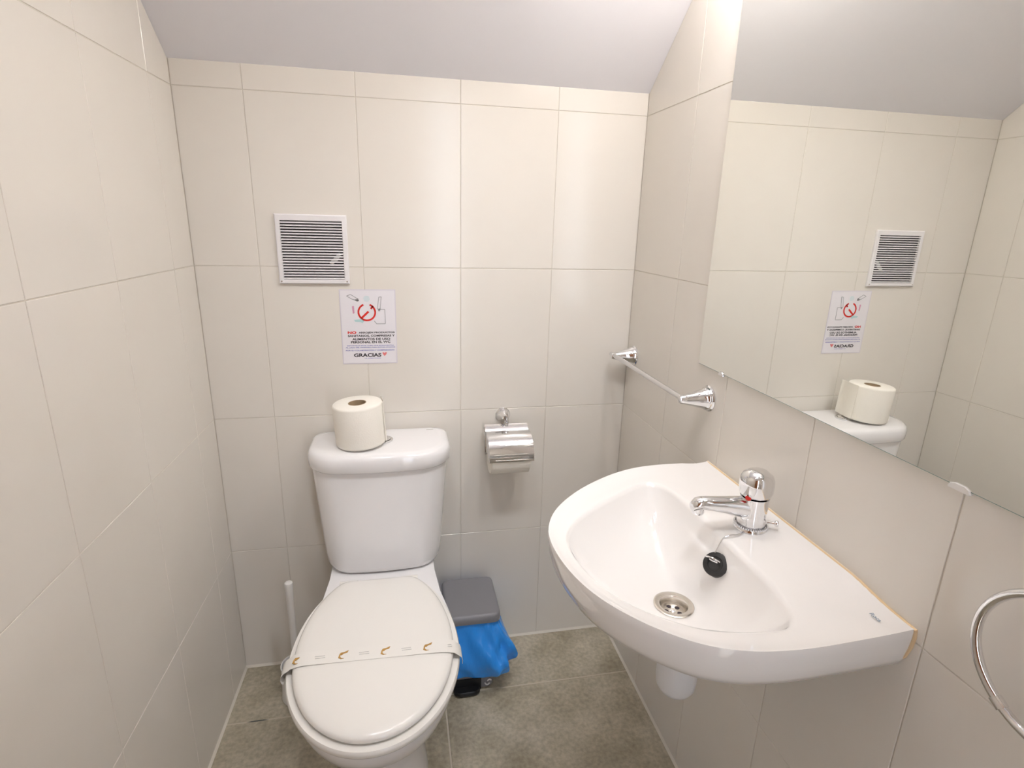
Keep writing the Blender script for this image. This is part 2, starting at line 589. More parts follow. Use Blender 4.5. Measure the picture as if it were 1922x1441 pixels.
# left end: hangs out in a loop, right end folds under the edge of the seat
left = [(TX - .1715, .4325), (TX - .1785, .428), (TX - .1845, .421), (TX - .1865, .412), (TX - .1845, .4045), (TX - .181, .402)]
right = [(TX + .1715, .4325), (TX + .1785, .426), (TX + .1812, .418), (TX + .181, .408)]
pp = left[::-1] + bpath + right
bw = .019
loops = []
top = []
for i, (x, z) in enumerate(pp):
    q0 = pp[max(i - 1, 0)]; q1 = pp[min(i + 1, len(pp) - 1)]
    t = Vector((q1[0] - q0[0], 0, q1[1] - q0[1])).normalized()
    nrm = Vector((-t.z, 0, t.x))
    c = Vector((x, by + (x - TX) * -.03, z))
    loops.append([c + Vector((0, -bw, 0)) + nrm * .0002, c + Vector((0, bw, 0)) + nrm * .0002, c + Vector((0, bw, 0)) - nrm * .0002, c + Vector((0, -bw, 0)) - nrm * .0002])
G().loft(loops).obj('paper_strip', M['paper_band'], band, angle=60)
zt = .4443


def flat(name, polys, m, parent, z0=zt, h=.00025):
    g = G()
    for P in polys:
        n = len(P)
        g.loft([[Vector((x, y, z0 - .0004)) for x, y in P], [Vector((x, y, z0 + h)) for x, y in P]])
    return g.obj(name, m, parent, smooth=False)


bx = [-.3875, -.2975, -.2125, -.125]
for k, x in enumerate(bx):
    yo = by + (x - TX) * -.03 + .0005
    zz = zt - (.0022 if k == 0 else 0)
    # little swooping figure: head and wing plus a curved tail
    wing = [(x - .006, yo + .0015), (x - .004, yo + .005), (x + .002, yo + .006), (x + .009, yo + .0095), (x + .007, yo + .004), (x + .001, yo + .0025), (x - .002, yo - .001)]
    tail = [(x - .006, yo + .0015), (x - .0035, yo + .0005), (x - .0045, yo - .004), (x - .002, yo - .0075), (x + .0025, yo - .0085), (x - .003, yo - .0095), (x - .0075, yo - .0065)]
    sc_ = lambda P: [(x + (a - x) * 1.2, yo + (c - yo) * 1.2) for a, c in P]
    flat('printed_figure', [sc_(wing), sc_(tail)], M['p_gold'], band, zz)
for x in (-.3435, -.2555, -.169, -.084):
    yo = by + (x - TX) * -.03
    flat('printed_line', [[(x - .010, yo + .002), (x + .010, yo + .002), (x + .010, yo + .003), (x - .010, yo + .003)],
                          [(x - .009, yo - .0032), (x + .011, yo - .0032), (x + .011, yo - .0024), (x - .009, yo - .0024)]], M['p_pale'], band, zt - (.0022 if x > -.1 else 0))

# ------------------------------------------------------------------ toilet rolls
RT = Vector((-.2685, -.1135, .7525))
roll = thing('toilet_roll', RT, 'full white toilet paper roll standing on the cistern lid', 'toilet roll')
tilt = Matrix.Rotation(math.radians(-3.2), 4, 'Y')
RR, RH = .0625, .108


def rot_about(pts, piv):
    return [tilt @ (Vector(p) - piv) + piv for p in pts]


piv = RT + Vector((-RR, 0, 0))
g = G().lathe([(.0225, .001), (RR - .003, .0), (RR - .0008, .002), (RR, .006), (RR, RH - .006), (RR - .0015, RH - .002), (RR - .004, RH), (.0225, RH - .001)], RT, n=56)
# open ends: replaced by an inner wall
g.v = rot_about(g.v, piv)
g.f = g.f[:-2]
o = g.obj('paper_wind', M['paper'], roll, angle=50)
g = G().lathe([(.0225, .0), (.0225, RH - .0005), (.0210, RH - .0005), (.0210, .0)], RT, n=32, cap=False)
g.v = rot_about(g.v, piv)
g.obj('cardboard_core', M['card'], roll)
# hanging last sheet, seen from the side of the mirror
prof = []
for k in range(9):
    a = math.radians(-14 + 34 * k / 8)
    prof.append((RT.x + (RR + .0012) * cos(a), RT.y + (RR + .0012) * sin(a)))
a = math.radians(20)
dx, dy = -sin(a), cos(a)
for k in range(1, 9):
    prof.append((prof[8][0] + dx * .0045 * k + .0012 * k * cos(a) + .0012 * sin(k * .9), prof[8][1] + dy * .0045 * k))
lo = []
for x, y in prof:
    lo.append([Vector((x, y, RT.z + .002)), Vector((x, y, RT.z + RH - .001)), Vector((x + .0006, y - .0002, RT.z + RH - .001)), Vector((x + .0006, y - .0002, RT.z + .002))])
g = G().loft(lo)
g.v = rot_about(g.v, piv)
g.obj('loose_sheet', M['paper'], roll, angle=60)

HC = Vector((.1275, -.066, .684))
holder = thing('paper_holder', (.1275, 0, .776), 'chrome toilet paper holder with curved flap cover on back wall', 'paper holder')
g = G().lathe([(.0, 0), (.021, 0), (.0215, .003), (.019, .006), (.015, .012), (.011, .020), (.0075, .030), (.006, .034), (0, .0345)], (.1225, 0, .776), (0, -1, 0), 28)
g.obj('wall_flange', M['chrome'], holder)
g = G().tube([(.1285, -.020, .783), (.1285, -.026, .774), (.1285, -.029, .762), (.1285, -.029, .748)], [.007, .0068, .0062, .0058], 14)
g.obj('arm', M['chrome'], holder)
# wire that carries the roll
hw_ = .062
g = G().tube([(.1285, -.028, .750), (HC.x - hw_ - .002, -.028, .748), (HC.x - hw_ - .002, HC.y, HC.z), (HC.x + hw_ - .006, HC.y, HC.z)], .0025, 8)
g.obj('roll_spindle', M['chrome'], holder)
# cover: curved sheet from the hinge over the roll
cv = []
R_c = .0615
angs = [math.radians(128 - 130 * k / 24) for k in range(25)]   # angle in the y-z plane, 0 = towards the room
prof = [(-.024, HC.z + R_c * .98 + .0105), (-.034, HC.z + R_c + .0045)] + [(HC.y - R_c * cos(a), HC.z + R_c * sin(a)) for a in angs if math.degrees(a) < 112]
for i, (y, z) in enumerate(prof):
    q0 = prof[max(i - 1, 0)]; q1 = prof[min(i + 1, len(prof) - 1)]
    t = Vector((0, q1[0] - q0[0], q1[1] - q0[1])).normalized(); nn = Vector((0, t.z, -t.y)) * .0011
    nn = nn if nn.y < 0 or nn.z > 0 else -nn
    c = Vector((HC.x, y, z))
    x_ = Vector((hw_, 0, 0))
    cv.append([c - x_ + nn, c + x_ + nn, c + x_, c - x_])
cover = G().loft(cv).obj('cover', M['chrome'], holder, angle=50)
for k, dg_ in enumerate((17, 10.5, 3)):
    a = math.radians(dg_)
    y, z = HC.y - (R_c + .0013) * cos(a), HC.z + (R_c + .0013) * sin(a)
    G().tube([(HC.x - .046, y, z), (HC.x + .046, y, z)], .0009, 8).obj('pressed_rib', M['steel'], cover)
# end cheek of the cover
g = G()
for sx in (-1,):
    P = [(y, z) for y, z in prof[2:]]
    c0 = [Vector((HC.x + sx * hw_, y, z)) for y, z in P] + [Vector((HC.x + sx * hw_, HC.y - .030, HC.z + .006)), Vector((HC.x + sx * hw_, HC.y, HC.z + .022))]
    g.loft([c0, [q + Vector((.0008, 0, 0)) for q in c0]])
g.obj('cover_cheek', M['satin'], holder, smooth=False)
hr = thing('toilet_roll', HC, 'white toilet paper roll hanging under the chrome cover', 'toilet roll')
g = G().lathe([(.021, 0), (.056, 0), (.0575, .002), (.0575, .106), (.056, .108), (.021, .108)], HC - Vector((.054, 0, 0)), (1, 0, 0), 48, cap=False)
g.obj('paper_wind', M['paper'], hr, angle=50)
G().lathe([(.021, 0), (.021, .108), (.0195, .108), (.0195, 0)], HC - Vector((.054, 0, 0)), (1, 0, 0), 28, cap=False).obj('cardboard_core', M['card'], hr)
g = G()
lo = []
for k in range(14):
    a = math.radians(15 - 66 * k / 13)
    rr_ = .0585 + .0007 * k / 13
    y, z = HC.y - rr_ * cos(a), HC.z + rr_ * sin(a)
    lo.append([Vector((HC.x - .053, y, z)), Vector((HC.x + .053, y, z)), Vector((HC.x + .053, y + .0005, z)), Vector((HC.x - .053, y + .0005, z))])
g.loft(lo); g.obj('loose_sheet', M['paper'], hr, angle=60)

# ------------------------------------------------------------------ toilet brush
BX, BY = -.4755, -.134
brush = thing('toilet_brush', (BX, BY, 0), 'white toilet brush standing in its pot beside the toilet', 'toilet brush')
G().lathe([(.0, 0), (.044, 0), (.046, .004), (.044, .02), (.041, .08), (.042, .106), (.042, .109), (.039, .109), (.038, .08), (.037, .01), (0, .01)], (BX, BY, 0), n=36).obj('pot', M['white_plastic'], brush)
G().lathe([(0, .02), (.030, .02), (.033, .05), (.032, .085), (.012, .10), (0, .101)], (BX, BY, 0), n=24).obj('brush_head', M['white_plastic'], brush)
G().lathe([(.0085, .10), (.0088, .20), (.0098, .34), (.0105, .362), (.0105, .370), (.0095, .3715), (.006, .3715), (.0055, .369), (0, .369)], (BX, BY, 0), n=24).obj('handle', M['white_plastic'], brush)

# ------------------------------------------------------------------ pedal bin and its bag
PX, PY = .012, -.130
pbin = thing('pedal_bin', (PX, PY, 0), 'small grey pedal bin with flat lid, standing between toilet and basin', 'bin')
g = G()
g.loft([rrect(PX, PY, w, d, r, r, z) for z, w, d, r in ((0.0, .122, .128, .02), (.004, .130, .136, .024), (.05, .134, .140, .026), (.20, .144, .158, .03), (.243, .148, .162, .03))])
g.obj('body', M['bin_grey'], pbin)
g = G()
Z0 = .243
g.loft([rrect(PX + .001, PY - .003, w, d, r, r * .8, Z0 + z) for z, w, d, r in ((.0, .146, .168, .018), (.0005, .152, .176, .02), (.010, .154, .180, .022), (.021, .152, .178, .022), (.0258, .147, .173, .02), (.0275, .139, .165, .018), (.0268, .134, .160, .016))])
blid = g.obj('lid', M['bin_grey'], pbin, angle=50)
G().tube([(PX - .03, -.046, Z0 + .016), (PX + .03, -.046, Z0 + .016)], .007, 12).obj('hinge', M['bin_grey'], pbin)
g = G()
g.loft([rrect(PX - .016, PY - .074, w, d, r, .004, z) for z, w, d, r in ((.003, .070, .042, .018), (.006, .076, .046, .02), (.014, .076, .046, .02), (.018, .070, .042, .018))])
g.obj('pedal', M['bin_black'], pbin, label='black foot pedal')
g = G().box((PX - .048, PY - .0735, .004), (PX + .026, PY - .0665, .042))
g.obj('pedal_recess', M['bin_black'], pbin, smooth=False, label='black pedal housing')
# pale emblem on the foot of the bin: two curved strokes
em = []
for (ox, r0, a0, a1) in ((0.0445, .0075, 200, 330), (.0505, .006, 30, 160)):
    pts = []
    for k in range(9):
        a = math.radians(a0 + (a1 - a0) * k / 8)
        pts.append((PX + ox + r0 * cos(a), PY - .0712, .024 + r0 * sin(a) * 1.3))
    em.append(pts)
g = G()
for p_ in em:
    g.tube(p_, .0021, 6)
g.obj('emblem', M['grille'], pbin, label='pale curved emblem')

bag = None
g = G()
N = 96
rows = [(.246, .000, .0), (.238, .003, .2), (.225, .005, .5), (.21, .007, .7), (.19, .0095, .9), (.17, .012, 1.1), (.15, .014, 1.2), (.13, .015, 1.2), (.11, .0145, 1.2), (.095, .013, 1.1), (.08, .010, 1), (.067, .007, .8), (.057, .0045, .5), (.053, .003, .5), (.056, .001, .4), (.068, .0005, .3)]
loops = []
for z, out, wob in rows:
    base = rrect(PX, PY, .150, .164, .03, .03, z, 0, 20)
    L_ = []
    for i, p in enumerate(base):
        d = Vector((p.x - PX, p.y - PY, 0)).normalized()
        ang = math.atan2(d.y, d.x)
        # the surplus of the bag bunches out on the side away from the toilet
        bulge = max(0, cos(ang + .45)) ** 3
        tz = max(0, 1 - abs(z - .118) / .125)
        amt = out + bulge * .050 * tz ** 1.3
        fold = (.0040 * sin(ang * 9 + z * 46) + .0042 * abs(sin(ang * 8.5 - z * 38 + 1.3)) - .002 + .0030 * sin(ang * 23 + z * 60 + 2)) * wob
        q = p + d * (amt + fold * (1 + 1.5 * bulge))
        dz = .010 * sin(ang * 3 + .8) * (.8 if z < .09 else .2) + (.0 if z > .12 else .034 * bulge * (1 - z / .12))
        L_.append(Vector((q.x, min(q.y, -.012), max(.012, q.z + dz if z < .24 else q.z))))
    loops.append(L_)
g.loft(loops, False, False)
bag = mk('bin_liner', g.v, g.f, M['bag'], None, angle=70, sub=1)
tag(bag, 'crumpled blue plastic bin liner hanging over the rim of the grey bin', 'bin liner')

# ------------------------------------------------------------------ washbasin
basin = thing('washbasin', (XR, -.745, .70), 'white rounded wall-hung washbasin fixed to the right wall', 'washbasin')
ZR = .812
Opts = [(.491, -1.010), (.46, -1.0125), (.43, -1.0145), (.389, -1.0165), (.350, -1.0180), (.3108, -1.0175), (.2624, -1.0125), (.2197, -1.000), (.1815, -.9785), (.1368, -.9360), (.0983, -.8790), (.0765, -.8149), (.0690, -.745),
        (.0775, -.687), (.1090, -.6263), (.168, -.5650), (.2417, -.5140), (.31, -.4830), (.37, -.4720), (.43, -.4710), (.465, -.478), (.491, -.487)]


def catmull(P, per=8):
    out = []
    for i in range(len(P) - 1):
        p0 = Vector(P[max(i - 1, 0)]); p1 = Vector(P[i]); p2 = Vector(P[i + 1]); p3 = Vector(P[min(i + 2, len(P) - 1)])
        for k in range(per):
            t = k / per
            out.append(.5 * ((2 * p1) + (-p0 + p2) * t + (2 * p0 - 5 * p1 + 4 * p2 - p3) * t * t + (-p0 + 3 * p1 - 3 * p2 + p3) * t ** 3))
    out.append(Vector(P[-1]))
    return out


OC = catmull(Opts) + []
OC = OC + [Vector((.491, -.487 - (1.010 - .487) * k / 24)) for k in range(1, 24)]
CB = Vector((.283, -.768))          # drain


def ray_out(a):
    d = Vector((cos(a), sin(a)))
    best = 9
    for i in range(len(OC)):
        p, q = OC[i - 1] - CB, OC[i] - CB
        e = q - p
        den = d.x * e.y - d.y * e.x
        if abs(den) < 1e-12:
            continue
        t = (p.x * e.y - p.y * e.x) / den
        s_ = (p.x * d.y - p.y * d.x) / den
        if t > 0 and -1e-6 <= s_ <= 1 + 1e-6:
            best = min(best, t)
    return best


NB = 144
# angles: even, plus the two wall corners hit exactly
AN = [2 * pi * k / NB for k in range(NB)]
for P in ((.491, -1.010), (.491, -.487)):
    a = math.atan2(P[1] - CB.y, P[0] - CB.x) % (2 * pi)
    k = min(range(NB), key=lambda i: abs(AN[i] - a))
    AN[k] = a
RO = [ray_out(a) for a in AN]
BXE = .366                           # front edge of the tap ledge


def r_bowl(a, ro):
    inset_ = .030 + .030 * max(0, sin(a)) ** 2 + .016 * max(0, -sin(a)) ** 4
    ri = ro - inset_
    c = cos(a)
    if c > 1e-3:
        edge = BXE + .012 * ((CB.y + ri * sin(a) + .745) / .2) ** 2 * 0 - .0
        rx = (edge - CB.x) / c
        p_ = 4.5
        return (ri ** -p_ + rx ** -p_) ** (-1 / p_)
    return ri


RB = [r_bowl(a, ro) for a, ro in zip(AN, RO)]


def pt(a, r, z):
    return Vector((CB.x + cos(a) * r, CB.y + sin(a) * r, z))


def ledge_z(a, f):
    """height of the flat margin between bowl edge (f = 0) and rim (f = 1)"""
    return .8045 + (.0075) * f ** 2


ZB = .690


def upf(y):
    t = min(1, max(0, (y + 1.012) / .12))
    return t * t * (3 - 2 * t)



def prof_z(s, steep):
    return ZB + (.8035 - ZB) * ((.22 * s + .40 * s ** 2 + .38 * s ** 4.2) if steep < .5 else (.05 * s + .95 * s ** 1.9))


loops = []
for s in (.0,):
    pass
SS = [0.0, .12, .24, .36, .48, .58, .68, .76, .83, .89, .94, .975, 1.0]
rd = .028
for s in SS:
    L_ = []
    for a, ro, rb in zip(AN, RO, RB):
        st = max(0, cos(a)) ** 1.5
        r = rd + (rb - rd) * s
        z0 = prof_z(s, 0); z1 = prof_z(s, 1)
        z = z0 * (1 - st) + z1 * st
        L_.append(pt(a, r, z))
    loops.append(L_)
for f in (.12, .35, .6, .82, .94):
    L_ = []
    for a, ro, rb in zip(AN, RO, RB):
        r = rb + (ro - .004 - rb) * f
        z = ledge_z(a, f)
        p = pt(a, r, z)
        # low upstand where the ledge meets the wall
        u = max(0, (p.x - .455) / .036) * upf(p.y)
        p.z += .010 * u * u
        L_.append(p)
    loops.append(L_)


def skirt(ds, z, wallkeep=True):
    L_ = []
    for a, ro in zip(AN, RO):
        p = pt(a, ro, z)
        d = Vector((cos(a), sin(a), 0))
        q = p - d * ds
        if p.x > .485:
            q.x = p.x                # the back stays flat on the wall
        L_.append(q)
    return L_


up = []
for p, a in zip(skirt(.001, .8125), AN):
    u = max(0, (p.x - .455) / .036) * upf(p.y)
    p.z += .0095 * u * u
    up.append(p)
loops.append(up)
up = []
for p, a in zip(skirt(0, .808), AN):
    u = max(0, (p.x - .455) / .036) * upf(p.y)
    p.z += .0085 * u * u
    up.append(p)
loops.append(up)
for ds, z in ((.0005, .798), (.003, .78), (.008, .762), (.016, .748), (.03, .738)):
    loops.append(skirt(ds, z))
for f, z in ((.72, .727), (.58, .705), (.46, .675), (.30, .655)):
    L_ = []
    for a, ro in zip(AN, RO):
        p = pt(a, ro * f, z)
        L_.append(p)
    loops.append(L_)
g = G()
g.loft(loops, False, True)
g.obj('bowl', M['basin'], basin, angle=75)
# waste fitting
waste = G().lathe([(.0335, .0005), (.034, .003), (.031, .0042), (.024, .0025), (.0215, -.001), (.0205, -.010), (.0, -.0105)], (CB.x, CB.y, ZB), n=40, cap=False).obj('waste', M['steel'], basin, label='stainless steel plughole')
for k in range(5):
    a = 2 * pi * k / 5 + .5
    G().lathe([(0, 0), (.0042, 0), (.0042, .0004), (0, .0004)], (CB.x + .0118 * cos(a), CB.y + .0118 * sin(a), ZB - .0105), n=14).obj('drain_hole', M['dark'], waste)
G().lathe([(0, 0), (.0052, 0), (.0052, .001), (.004, .002), (0, .0024)], (CB.x, CB.y, ZB - .0105), n=18).obj('waste_screw', M['chrome'], waste)
# caulk along the wall
cp = []
for p in up:
    if p.x > .488:
        cp.append(p)
cp.sort(key=lambda q: q.y)
path = [(.4915, cp[0].y + .016, .752), (.4912, cp[0].y + .006, .766), (.4912, cp[0].y + .001, .785), (.491, cp[0].y - .0005, .80)] + [(.4905, q.y, q.z + .0025) for q in cp] + [(.4905, cp[-1].y + .001, .80), (.4905, cp[-1].y - .002, .765)]
G().tube(path, .0030, 8).obj('caulk_line', M['caulk'], basin, label='yellowed sealant along the wall')
# printed maker's mark
v, f = text_geo('Roca', .0085, .0002)
mxx = max(q[0] for q in v)
A0 = Vector((.4545, -.9715, 0)); dirx = Vector((.0, -1, 0)); diry = Vector((1, 0, 0))
g = G(); g.add([A0 + dirx * q[0] + diry * q[1] + Vector((0, 0, .8123)) for q in v], f)
g.obj('maker_mark', M['p_logo'], basin, smooth=False)

# bottle trap under the basin
trap = thing('bottle_trap', (.303, -.757, .49), 'white plastic bottle trap hanging below the washbasin', 'waste trap')
tx, ty = .312, -.757
G().lathe([(0, .497), (.018, .498), (.029, .503), (.0345, .513), (.036, .526), (.036, .585), (.034, .592), (.020, .598), (.018, .66), (0, .66)], (tx, ty, 0), n=36).obj('cup', M['pipe_plastic'], trap)
G().tube([(tx + .02, ty, .575), (XR - .002, ty, .575)], .016, 18).obj('outlet_pipe', M['pipe_plastic'], trap)
G().lathe([(.030, 0), (.030, .004), (.018, .010)], (XR, ty, .575), (-1, 0, 0), 24).obj('wall_rosette', M['pipe_plastic'], trap)

# ------------------------------------------------------------------ tap
TPX, TPY, TPZ = .434, -.731, .8050
tap = thing('mixer_tap', (TPX, TPY, TPZ), 'chrome mixer tap with rounded knob on the basin ledge', 'tap')
O = Vector((TPX, TPY, TPZ))
G().lathe([(.0, 0), (.0285, 0), (.0285, .004), (.0265, .007), (.0255, .007)], O, n=40).obj('base_ring', M['chrome'], tap)
G().lathe([(.0235, .006), (.0245, .012), (.0235, .030), (.0235, .058), (.0245, .062), (.0, .063)], O, n=40).obj('body', M['chrome'], tap)
# knob: faceted dome
g = G()
kl = []
for r, h, w in ((.0225, .0635, 0), (.0255, .066, .2), (.0272, .074, 1), (.0275, .086, 1), (.0268, .095, 1), (.0235, .103, .8), (.016, .1085, .4), (.006, .1105, 0)):
    L_ = []
    for k in range(48):
        a = 2 * pi * k / 48
        L_.append(O + Vector((r * cos(a) * (1 - .045 * w * cos(4 * a)), r * sin(a) * (1 - .045 * w * cos(4 * a)), h)))
    kl.append(L_)
g.loft(kl)
knob = g.obj('knob', M['chrome'], tap)
# grip notch and spout
sd = Vector((-1, .06, 0)).normalized()
g = G()
sp = [(.010, .040, .0185, .0205), (.03, .0435, .0165, .018), (.055, .0475, .0145, .0148), (.08, .051, .0135, .0125), (.096, .0525, .013, .0115), (.107, .0510, .0120, .0108), (.1135, .0465, .0092, .0082)]
lo = []
sw = Vector((-sd.y, sd.x, 0))
for d, h, w, t in sp:
    lo.append([O + sd * d + Vector((0, 0, h)) + sw * (w * cos(2 * pi * k / 24)) + Vector((0, 0, 1)) * (t * sin(2 * pi * k / 24)) for k in range(24)])
g.loft(lo)
spout = g.obj('spout', M['chrome'], tap, angle=60)
G().lathe([(.0, .0), (.0095, 0), (.0105, .002), (.0105, .012), (.009, .018), (0, .018)], O + sd * .102 + Vector((0, 0, .034)), n=24).obj('aerator', M['chrome'], spout)
# red and blue marker
G().lathe([(0, 0), (.0052, 0), (.0048, .0016), (0, .002)], O + Vector((-.0215, -.0125, .066)), (-.86, -.5, .05), 18).obj('temperature_dot', M['p_red'], tap, label='red temperature dot')
G().tube([O + Vector((.020, -.016, .018)), O + Vector((.030, -.024, .019))], .0025, 10).obj('chain_post', M['chrome'], tap)
G().lathe([(0, -.0045), (.0045, -.003), (.0055, 0), (.0045, .003), (0, .0045)], O + Vector((.0315, -.025, .0192)), (.78, -.62, 0.05), 16).obj('chain_post_knob', M['chrome'], tap)

# ------------------------------------------------------------------ plug on its chain
plug = thing('sink_plug', (.352, -.764, .765), 'black rubber sink plug on a thin chain hanging at the overflow', 'sink plug')
pc = Vector((.3520, -.7715, .7625))
ax = Vector((-.60, -.42, .68)).normalized()
G().lathe([(0, -.012), (.0165, -.012), (.018, -.010), (.0195, .006), (.0205, .009), (.0205, .012), (.0185, .0135), (.0125, .0135), (.0115, .0115), (0, .011)], pc, ax, 36).obj('stopper', M['rubber'], plug)
# pull ring standing on the stopper
rc = pc + ax * .0215 + Vector((.0, .003, .003))
e1 = ax; e2 = ax.cross(Vector((0, 0, 1))).normalized()
G().tube([rc + (e1 * cos(2 * pi * k / 28) + e2 * sin(2 * pi * k / 28)) * .0115 for k in range(28)], .0015, 8, closed=True).obj('pull_ring', M['chrome'], plug)
# bead chain up to the foot of the tap and around it
cpts = [rc + Vector((.004, .004, .0105)), Vector((.366, -.756, .8035)), Vector((.379, -.756, .8095)), Vector((.393, -.755, .8085)), Vector((.410, -.748, .8085))]
cc = catmull(cpts, 12)
G().tube(cc, .0013, 6).obj('chain', M['satin'], plug)
ball = G()
for k in range(30):
    a = math.radians(100 + 250 * k / 29)
    ball.lathe([(0, -.0019), (.0014, -.0014), (.0019, 0), (.0014, .0014), (0, .0019)], O + Vector((.0272 * cos(a), .0272 * sin(a), .0088)), (0, 0, 1), 8)
ball.obj('bead_chain', M['satin'], plug)

# ------------------------------------------------------------------ wall mirror
MY0, MY1, MZ0, MZ1 = -.4055, -1.116, 1.0215, 1.824
mir = thing('wall_mirror', (XR, (MY0 + MY1) / 2, MZ0), 'frameless rectangular mirror clipped to the right wall above the basin', 'mirror')
MT = .005
g = G()
bv = .0012
g.add([(XR - MT, MY0 - bv, MZ0 + bv), (XR - MT, MY1 + bv, MZ0 + bv), (XR - MT, MY1 + bv, MZ1 - bv), (XR - MT, MY0 - bv, MZ1 - bv)], [(0, 1, 2, 3)])
mirface = g.obj('mirror_pane', M['mirror'], mir, smooth=False)
g = G()
A = [(XR - MT, MY0 - bv, MZ0 + bv), (XR - MT, MY1 + bv, MZ0 + bv), (XR - MT, MY1 + bv, MZ1 - bv), (XR - MT, MY0 - bv, MZ1 - bv)]
Bq = [(XR - MT + .001, MY0, MZ0), (XR - MT + .001, MY1, MZ0), (XR - MT + .001, MY1, MZ1), (XR - MT + .001, MY0, MZ1)]
Cq = [(XR - .0003, y, z) for _, y, z in Bq]
g.add(A + Bq + Cq, [(i, (i + 1) % 4, 4 + (i + 1) % 4, 4 + i) for i in range(4)] + [(4 + i, 4 + (i + 1) % 4, 8 + (i + 1) % 4, 8 + i) for i in range(4)] + [(8, 9, 10, 11)])
g.obj('glass_edge', M['glass_edge'], mir, smooth=False, label='greenish polished glass edge')
for (yy, m_) in ((-.499, 'satin'), (-1.0195, 'white_plastic')):
    for zz in (MZ0, MZ1):
        s_ = 1 if zz == MZ0 else -1
        g = G()
        w_ = .0095 if m_ == 'satin' else .015
        pl = [(-w_, -.003), (w_, -.003), (w_ * .85, .002), (w_ * .45, .0045), (-w_ * .45, .0045), (-w_ * .85, .002)]
        g.loft([[Vector((XR - MT - .0003, yy + a, zz + s_ * c)) for a, c in pl], [Vector((XR - MT - .0022, yy + a * .9, zz + s_ * (c * .92))) for a, c in pl]])
        g.box((XR - MT - .002, yy - w_ * .9, zz - s_ * .0036), (XR - .0002, yy + w_ * .9, zz - s_ * .0005))
        g.obj('mirror_clip', M[m_], mir)

# ------------------------------------------------------------------ towel rail and ring
rail = thing('towel_rail', (XR, -.25, .955), 'chrome towel rail with two conical posts in the corner', 'towel rail')
BXR = .430
for yy in (-.050, -.4565):
    post = G().lathe([(0, 0), (.028, 0), (.0285, .0025), (.0265, .005), (.0255, .0065), (.0255, .009), (.0235, .012), (.0215, .016), (.0165, .035), (.0115, .055), (.0095, .064), (.0075, .0695), (0, .071)], (XR, yy, .955), (-1, 0, 0), 36).obj('post', M['chrome'], rail)
G().tube([(BXR, -.030, .957), (BXR, -.4585, .957)], .0062, 16).obj('bar', M['satin'], rail)

ring = thing('towel_ring', (XR, -1.173, .985), 'chrome towel ring on the right wall beside the mirror', 'towel ring')
G().lathe([(0, 0), (.027, 0), (.0275, .003), (.025, .006), (.022, .012), (.012, .030), (.010, .042), (0, .043)], (XR, -1.176, .978), (-1, 0, 0), 32).obj('mount', M['chrome'], ring)
rp = [(.461 - .004 * cos(2 * pi * k / 72), -1.176 + .080 * sin(2 * pi * k / 72), .894 + .081 * cos(2 * pi * k / 72)) for k in range(72)]
G().tube(rp, .0052, 12, closed=True).obj('hoop', M['chrome'], ring)
a = math.radians(149)
cen = Vector((.461 - .004 * cos(a), -1.176 + .080 * sin(a), .894 + .081 * cos(a)))
tv = Vector((0, .08 * cos(a), -.081 * sin(a))).normalized()
G().tube([cen - tv * .006, cen + tv * .006], .0066, 12).obj('hoop_joint', M['chrome'], ring)

# ------------------------------------------------------------------ vent grille
VX, VZ, VW, VH = -.3705, 1.2335, .170, .169
vent = thing('vent_grille', (VX, 0, VZ), 'square white ventilation grille with narrow slats on the back wall', 'vent grille')
iw, ih = .146, .142
izc = VZ - .008 + .006
g = G()


def frame_ring(y, ox, oz, ix, iz):
    return [Vector((VX - ox, y, VZ - oz)), Vector((VX + ox, y, VZ - oz)), Vector((VX + ox, y, VZ + oz)), Vector((VX - ox, y, VZ + oz))], \
           [Vector((VX - ix, y, izc - iz)), Vector((VX + ix, y, izc - iz)), Vector((VX + ix, y, izc + iz)), Vector((VX - ix, y, izc + iz))]


o0, i0 = frame_ring(-.0002, VW / 2, VH / 2, iw / 2, ih / 2)
o1, i1 = frame_ring(-.006, VW / 2, VH / 2, iw / 2, ih / 2)
o2, i2 = frame_ring(-.0085, VW / 2 - .0025, VH / 2 - .0025, iw / 2 + .001, ih / 2 + .001)
g.loft([i0, o0, o1, o2, i2, i1], ring=True)
g.obj('frame', M['grille'], vent, smooth=False)
G().box((VX - iw / 2 - .001, -.0012, izc - ih / 2 - .001), (VX + iw / 2 + .001, -.0003, izc + ih / 2 + .001)).obj('dark_opening', M['dark'], vent, smooth=False)
NS = 21
sl_me = None
for k in range(NS):
    z = izc - ih / 2 + ih * (k + .5) / NS
    g = G()
    P = [(-.0078, -.0026), (-.0074, -.0012), (-.0026, .0022), (-.0022, .0012)]
    P = [(-.0085, -.0024), (-.0082, -.0008), (-.0030, .0014), (-.0028, .0004)]
    g.loft([[Vector((VX - iw / 2, y, z + h)) for y, h in P], [Vector((VX + iw / 2, y, z + h)) for y, h in P]])
    g.obj('slat', M['grille'], vent, smooth=False)
g = G()
pl = [(-.3275, 1.2075), (-.308, 1.2275), (-.3035, 1.2235), (-.3105, 1.2085), (-.3235, 1.1985), (-.3325, 1.2005)]
g.loft([[Vector((x, -.0042, z)) for x, z in pl], [Vector((x, -.0016, z)) for x, z in pl]])
g.obj('inner_flap', M['grille'], vent, smooth=False, label='white flap showing between the slats')
for sx, sz in ((-1, -1), (1, -1)):
    G().lathe([(0, 0), (.002, 0), (.0018, .0006), (0, .0008)], (VX + sx * (VW / 2 - .006), -.0085, VZ + sz * (VH / 2 - .0065)), (0, -1, 0), 14).obj('screw', M['steel'], vent)

